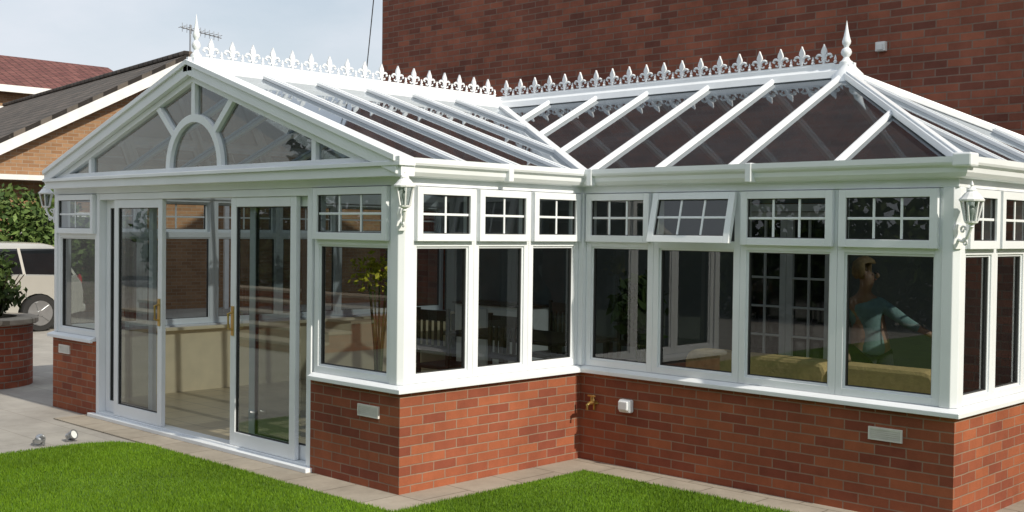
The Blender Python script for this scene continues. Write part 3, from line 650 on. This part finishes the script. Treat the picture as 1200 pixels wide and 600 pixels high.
# ---------------------------------------------------------------- tap, socket, spotlights
tp=empty('garden_tap',(.17,CY,.48),label='brass garden tap fixed to the brick dwarf wall',cat='tap')
m=M(); m.tube([(0,0,0),(0,-.09,0),(0,-.11,-.01),(0,-.115,-.05)],[.014,.014,.013,.011],10); m.lathe([(.028,-.03),(.028,-.02)],c=(0,0,.02)); m.make('spout',BRASS,tp,smooth=True)
m=M(); m.tube([(0,-.06,.01),(0,-.06,.05)],.009,8); m.tube([(-.035,-.06,.055),(.035,-.06,.055)],.008,8); m.make('tap_handle',BRASS,tp)
m=M(); m.tube([(-.01,-.014,-.06),(-.01,-.015,.0),(-.03,-.012,.05)],.009,8); m.make('supply_pipe',BRASS,tp)
sk=empty('outdoor_socket',(.49,CY,.49),label='white weatherproof socket box on the brick wall',cat='socket')
m=M(); m.box(-.055,.055,-.055,0,-.05,.05); m.make('box',WHITE,sk,bevel=.012)
m=M(); m.box(-.045,.045,-.075,-.0555,-.03,.04); m.make('cover',WHITE,sk,bevel=.008)
def spot(loc,rot,t):
    s=empty('garden_spotlight',loc,rot,label='small metal garden spotlight lying on the paving',cat='spotlight',group='spotlights lying by the lawn edge')
    m=M(); m.lathe([(.015,-.04),(.03,-.032),(.038,.024),(.042,.028),(.042,.04),(.035,.04),(.033,.032)],seg=16); h=m.make('lamp_head',METAL,s,smooth=True); h.location=(0,0,.05); h.rotation_euler=(0,t,0)
    m=M(); m.lathe([(.033,.032),(.033,.035)],seg=16); q=m.make('lens',glw,h)
    m=M(); m.box(-.04,.04,-.03,.03,.0,.01); m.beam((0,-.043,.006),(0,-.043,.05),.016,.005); m.beam((0,.043,.006),(0,.043,.05),.016,.005); m.box(-.008,.008,-.046,.046,.0102,.014); m.make('bracket',METAL,s)
    return s
spot((-3.42,-.72,.0),.4,1.2); spot((-3.40,-1.0,0),2.4,1.5)
# ---------------------------------------------------------------- interior things
def sofa(name,x0,x1,y0,y1,lab):
    s=empty(name,((x0+x1)/2,(y0+y1)/2,.05),label=lab,cat='sofa'); w=(x1-x0)/2; d=(y1-y0)/2
    m=M(); m.box(-w,w,-d,d,.08,.38); m.make('base',WICK,s,bevel=.03)
    m=M(); m.prism([(-w,.38),(w,.38),(w,.80),(w-.03,.86),(w-.09,.88),(-w+.09,.88),(-w+.03,.86),(-w,.80)],lambda a,b,q:(a,(-d,-d+.2)[q],b)); m.make('backrest',WICK,s,bevel=.03)
    m=M(); m.box(-w+.14,w-.14,-d+.2,d-.02,.385,.5); m.make('seat_cushion',WICK,s,bevel=.04)
    for sg in (-1,1):
        m=M(); m.box(sg*w,sg*(w-.13),-d+.2,d,.385,.62); m.make('armrest',WICK,s,bevel=.04)
    for a in (-1,1):
        for b in (-1,1):
            m=M(); m.box(a*(w-.08)-.025,a*(w-.08)+.025,b*(d-.08)-.025,b*(d-.08)+.025,0,.08); m.make('leg',WOOD,s)
sofa('sofa',.75,1.96,2.25,3.0,'beige upholstered sofa with its back to the window')
sofa('armchair',1.98,2.76,2.25,2.95,'beige upholstered armchair with its back to the window')
tb=empty('dining_table',(-1.9,3.3,.05),label='dark wooden dining table standing on the tiled floor',cat='table')
m=M(); m.box(-.8,.8,-.45,.45,.70,.74); m.make('table_top',WOOD,tb,bevel=.01)
for a in (-.72,.72):
    for b in (-.38,.38):
        m=M(); m.box(a-.035,a+.035,b-.035,b+.035,0,.70); m.make('leg',WOOD,tb)
ch=empty('dining_chair',(-1.3,2.55,.05),0,label='dark wooden dining chair with a high slatted back',cat='chair',group='dining chairs around the table')
m=M(); m.box(-.21,.21,-.21,.21,.43,.47); m.make('seat',WOOD,ch,bevel=.01)
m=M(); m.box(-.21,-.175,-.21,-.18,.471,1.02); m.box(.175,.21,-.21,-.18,.471,1.02); m.box(-.175,.175,-.205,-.185,.9,1.0); m.box(-.175,.175,-.205,-.185,.6,.66)
for i in range(4): m.box(-.13+i*.075,-.10+i*.075,-.203,-.187,.661,.899)
m.make('backrest',WOOD,ch)
for a in (-.19,.19):
    for b in (-.19,.19):
        m=M(); m.box(a-.018,a+.018,b-.018,b+.018,0,.43); m.make('leg',WOOD,ch)
copytree(ch,(-2.3,2.55,.05),.1); copytree(ch,(-1.3,4.05,.05),math.pi); copytree(ch,(-2.3,4.05,.05),math.pi-.1)
def pplant(loc,h,mat,lab,z0=.6,size=.07,n=420,sp=.2):
    p=empty('potted_plant',loc,label=lab,cat='plant')
    m=M(); m.lathe([(.11,0),(.16,.26),(.175,.27),(.175,.31),(.15,.31),(.14,.27)],seg=20); m.make('pot',TERRA,p,smooth=True)
    m=M()
    for i in range(8):
        a=i*.8; r=(.1+.12*random.random())*sp/.2; m.tube([(0,0,.27),(math.cos(a)*r*.4,math.sin(a)*r*.4,h*.6),(math.cos(a)*r,math.sin(a)*r,h*.9)],[.012,.009,.004],5)
    m.make('stem',LEAF,p)
    bl=[(random.uniform(-sp,sp),random.uniform(-sp,sp),h*random.uniform(z0,1.0),sp*.55,sp*.55,.05) for _ in range(10)]
    leaves('leaf_cluster',bl,n,size,mat,p)
pplant((-.78,.45,.05),1.50,LEAFY,'tall plant with yellow blooms in a terracotta pot',z0=.94,size=.026,n=300,sp=.10)
pplant((-.05,2.75,.05),1.45,LEAF,'tall leafy green plant in a terracotta pot',sp=.14)
cb=empty('sideboard',(-3.9,4.95,.05),label='low white sideboard against the house wall',cat='sideboard')
m=M(); m.box(-.6,.6,-.22,.22,.06,.86); m.make('carcass',WHITEP,cb,bevel=.005)
m=M(); m.box(-.63,.63,-.25,.23,.861,.89); m.make('worktop',WOOD,cb,bevel=.005)
for i in (-1,1):
    m=M(); m.box(i*.3-.27,i*.3+.27,-.24,-.2205,.1,.82); m.make('cupboard_door',WHITEP,cb,bevel=.004)
# ---------------------------------------------------------------- person
Rv=Vector((.719,.695,0)); Fv=Vector((-.695,.719,0)); PB=Vector((1.66,3.32,.05))
def pj(l,f,z): return PB+Rv*l+Fv*f+Vector((0,0,z))
def skin(name,J,Ed,root,mat,parent,sub=2):
    me=bpy.data.meshes.new(name); me.from_pydata([tuple(j[0]) for j in J],Ed,[])
    o=bpy.data.objects.new(name,me); COL.objects.link(o)
    s=o.modifiers.new('skin','SKIN')
    if not me.skin_vertices:
        bm=bmesh.new(); bm.from_mesh(me); bm.verts.layers.skin.verify(); bm.to_mesh(me); bm.free()
    for i,j in enumerate(J):
        me.skin_vertices[0].data[i].radius=(j[1],j[2] if len(j)>2 else j[1]); me.skin_vertices[0].data[i].use_root=(i==root)
    ss=o.modifiers.new('sub','SUBSURF'); ss.levels=sub; ss.render_levels=sub
    s.use_smooth_shade=True
    me.materials.append(mat)
    if parent:o.parent=parent
    return o
pe_=empty('person',(0,0,0),label='woman in a pale teal top and dark trousers reaching forward',cat='person')
J=[];Ed=[]
def add(p,r,r2=None,link=None):
    J.append((p,r,r2 or r)); i=len(J)-1
    if link is not None: Ed.append((link,i))
    return i
pel=add(pj(.10,.02,.92),.12,.11); sp1=add(pj(.07,.0,1.05),.10,.09,pel); chs=add(pj(.04,-.03,1.20),.11,.095,sp1); nk0=add(pj(.02,-.05,1.31),.058,.055,chs)
nk=add(pj(.02,-.07,1.36),.044,.044,nk0); hd=add(pj(.03,-.09,1.42),.060,.066,nk); hd2=add(pj(.025,-.085,1.50),.070,.078,hd)
for sg,k in ((-1,0),(1,1)):
    h=add(pj(.10+sg*.09,.02,.85),.085,.085,pel); kn=add(pj(.10+sg*.11,-.03 if k else .05,.48),.06,.06,h); an=add(pj(.10+sg*.11,.02+.05*k,.09),.038,.04,kn); to=add(pj(.10+sg*.13,-.14+.05*k,.035),.035,.04,an)
sh=add(pj(.16,-.06,1.24),.045,.045,chs); el_=add(pj(.33,-.16,1.10),.034,.034,sh); wr=add(pj(.53,-.16,1.00),.024,.024,el_); pm=add(pj(.60,-.18,.96),.03,.02,wr)
for i in range(4):
    a=add(pj(.635+.006*i,-.19+(-.03+.02*i),.945-.002*i),.009,None,pm); b=add(pj(.67+.003*i,-.195+(-.035+.023*i),.915),.0085,None,a); add(pj(.68,-.195+(-.035+.023*i),.885+.004*i),.007,None,b)
t1=add(pj(.60,-.22,.95),.010,None,pm); add(pj(.63,-.24,.925),.008,None,t1)
sh2=add(pj(-.09,.0,1.23),.045,.045,chs); e2=add(pj(-.13,.05,1.0),.034,.034,sh2); w2=add(pj(-.10,-.06,.80),.024,.024,e2); p2=add(pj(-.09,-.09,.73),.03,.02,w2)
for i in range(4):
    a=add(pj(-.11+.018*i,-.105,.685),.009,None,p2); b=add(pj(-.11+.018*i,-.11,.65),.0085,None,a); add(pj(-.108+.017*i,-.105,.625),.007,None,b)
t1=add(pj(-.06,-.115,.72),.010,None,p2); add(pj(-.055,-.135,.69),.008,None,t1)
skin('body',J,Ed,pel,SKIN,pe_)
J=[];Ed=[]
add(pj(.10,.02,.80),.142,.13); add(pj(.09,.01,.92),.135,.12); add(pj(.07,0,1.05),.118,.105); add(pj(.04,-.03,1.18),.13,.108); add(pj(.02,-.05,1.28),.075,.07)
add(pj(.16,-.06,1.23),.06,.06); add(pj(.32,-.15,1.105),.046,.046); add(pj(.42,-.16,1.05),.038,.038)
add(pj(-.09,.0,1.22),.06,.06); add(pj(-.13,.05,1.0),.046,.046); add(pj(-.12,.0,.92),.040,.040)
skin('shirt',J,[(0,1),(1,2),(2,3),(3,4),(3,5),(5,6),(6,7),(3,8),(8,9),(9,10)],0,SHIRT,pe_)
J=[];Ed=[]
add(pj(.10,.02,.93),.13,.115)
for sg,k in ((-1,0),(1,1)):
    add(pj(.10+sg*.09,.02,.83),.095,.095); add(pj(.10+sg*.11,-.03 if k else .05,.48),.08,.08); add(pj(.10+sg*.11,.02+.05*k,.10),.07,.07)
skin('trousers',J,[(0,1),(1,2),(2,3),(0,4),(4,5),(5,6)],0,TROU,pe_)
fdv=(-Fv*.45+Rv*.89).normalized(); sdv=(Rv*.45+Fv*.89).normalized(); hc=pj(.027,-.087,1.475)
c=hc-fdv*.020+Vector((0,0,.035))
m=M(); m.sphere(c,.098,(1,1,1.05),seg=18,ring=12)
hm=m.make('hair',HAIR,pe_,smooth=True)
bm=bmesh.new(); bm.from_mesh(hm.data)
dv=[v for v in bm.verts if ((v.co-c).dot(fdv)>.045 and v.co.z<c.z+.03) or v.co.z<c.z-.085]
bmesh.ops.delete(bm,geom=dv,context='VERTS')
for v in bm.verts: v.co+=Vector((random.uniform(-.005,.005),random.uniform(-.005,.005),random.uniform(-.005,.005)))
bm.to_mesh(hm.data); bm.free()
hm.modifiers.new('s','SOLIDIFY').thickness=.012
for sg in (-1,1):
    m=M(); m.sphere(hc+fdv*.068+sdv*.030*sg+Vector((0,0,.012)),.010); m.make('eye',EYE,pe_,smooth=True)
    m=M(); m.sphere(hc+sdv*.078*sg,.022,(.6,.6,1.2)); m.make('ear',SKIN,pe_,smooth=True)
m=M(); m.sphere(hc+fdv*.080-Vector((0,0,.012)),.015,(1,1,1.4)); m.make('nose',SKIN,pe_,smooth=True)
m=M(); m.sphere(hc+fdv*.062-Vector((0,0,.042)),.018,(.8,.8,.35)); m.make('mouth',LIP,pe_,smooth=True)
# ---------------------------------------------------------------- light
w=bpy.data.worlds.new('World'); scene.world=w; w.use_nodes=True; nt=w.node_tree; bgd=nt.nodes['Background']
sky=N(nt,'ShaderNodeTexSky'); sky.sky_type='NISHITA'; sky.sun_disc=False
EL=math.radians(35); AZ=math.radians(91.5)
sky.sun_elevation=EL; sky.sun_rotation=AZ; sky.air_density=1.2; sky.dust_density=2.0
tc=N(nt,'ShaderNodeTexCoord'); mp=N(nt,'ShaderNodeMapping'); mp.inputs['Scale'].default_value=(1,1,2.6); nt.links.new(tc.outputs['Generated'],mp.inputs[0])
nz=N(nt,'ShaderNodeTexNoise'); nz.inputs['Scale'].default_value=3.2; nz.inputs['Detail'].default_value=7; nz.inputs['Roughness'].default_value=.55; nt.links.new(mp.outputs[0],nz.inputs['Vector'])
rp=N(nt,'ShaderNodeMapRange'); rp.inputs['From Min'].default_value=.34; rp.inputs['From Max'].default_value=.60; rp.inputs['To Min'].default_value=.55; rp.inputs['To Max'].default_value=.97; nt.links.new(nz.outputs['Fac'],rp.inputs['Value'])
mx=N(nt,'ShaderNodeMix',data_type='RGBA'); nt.links.new(rp.outputs[0],mx.inputs['Factor']); nt.links.new(sky.outputs[0],mx.inputs['A']); mx.inputs['B'].default_value=(6.6,7.05,7.7,1)
nt.links.new(mx.outputs['Result'],bgd.inputs['Color']); bgd.inputs['Strength'].default_value=.116
sd=bpy.data.lights.new('sun','SUN'); sd.energy=4.2; sd.angle=math.radians(.6); sd.color=(1,.92,.78); so=bpy.data.objects.new('sun',sd); COL.objects.link(so)
tos=Vector((math.sin(AZ)*math.cos(EL),math.cos(AZ)*math.cos(EL),math.sin(EL)))
so.rotation_euler=(-tos).to_track_quat('-Z','Y').to_euler(); so.location=(8,-4,10)
# ---------------------------------------------------------------- camera
cd=bpy.data.cameras.new('camera'); cd.lens=40.3; cd.sensor_width=36; cd.clip_end=2000; co=bpy.data.objects.new('camera',cd); COL.objects.link(co)
F=Vector((-.695,.719,0)).normalized(); R=Vector((F.y,-F.x,0)); Z=Vector((0,0,1)); th=math.atan(30/1344); ph=math.radians(.7)
fw=F*math.cos(th)-Z*math.sin(th); up=F*math.sin(th)+Z*math.cos(th)
r2=R*math.cos(ph)+up*math.sin(ph); u2=-R*math.sin(ph)+up*math.cos(ph)
mt=Matrix((( r2.x,u2.x,-fw.x,5.963),(r2.y,u2.y,-fw.y,-5.084),(r2.z,u2.z,-fw.z,1.83),(0,0,0,1)))
co.matrix_world=mt; scene.camera=co
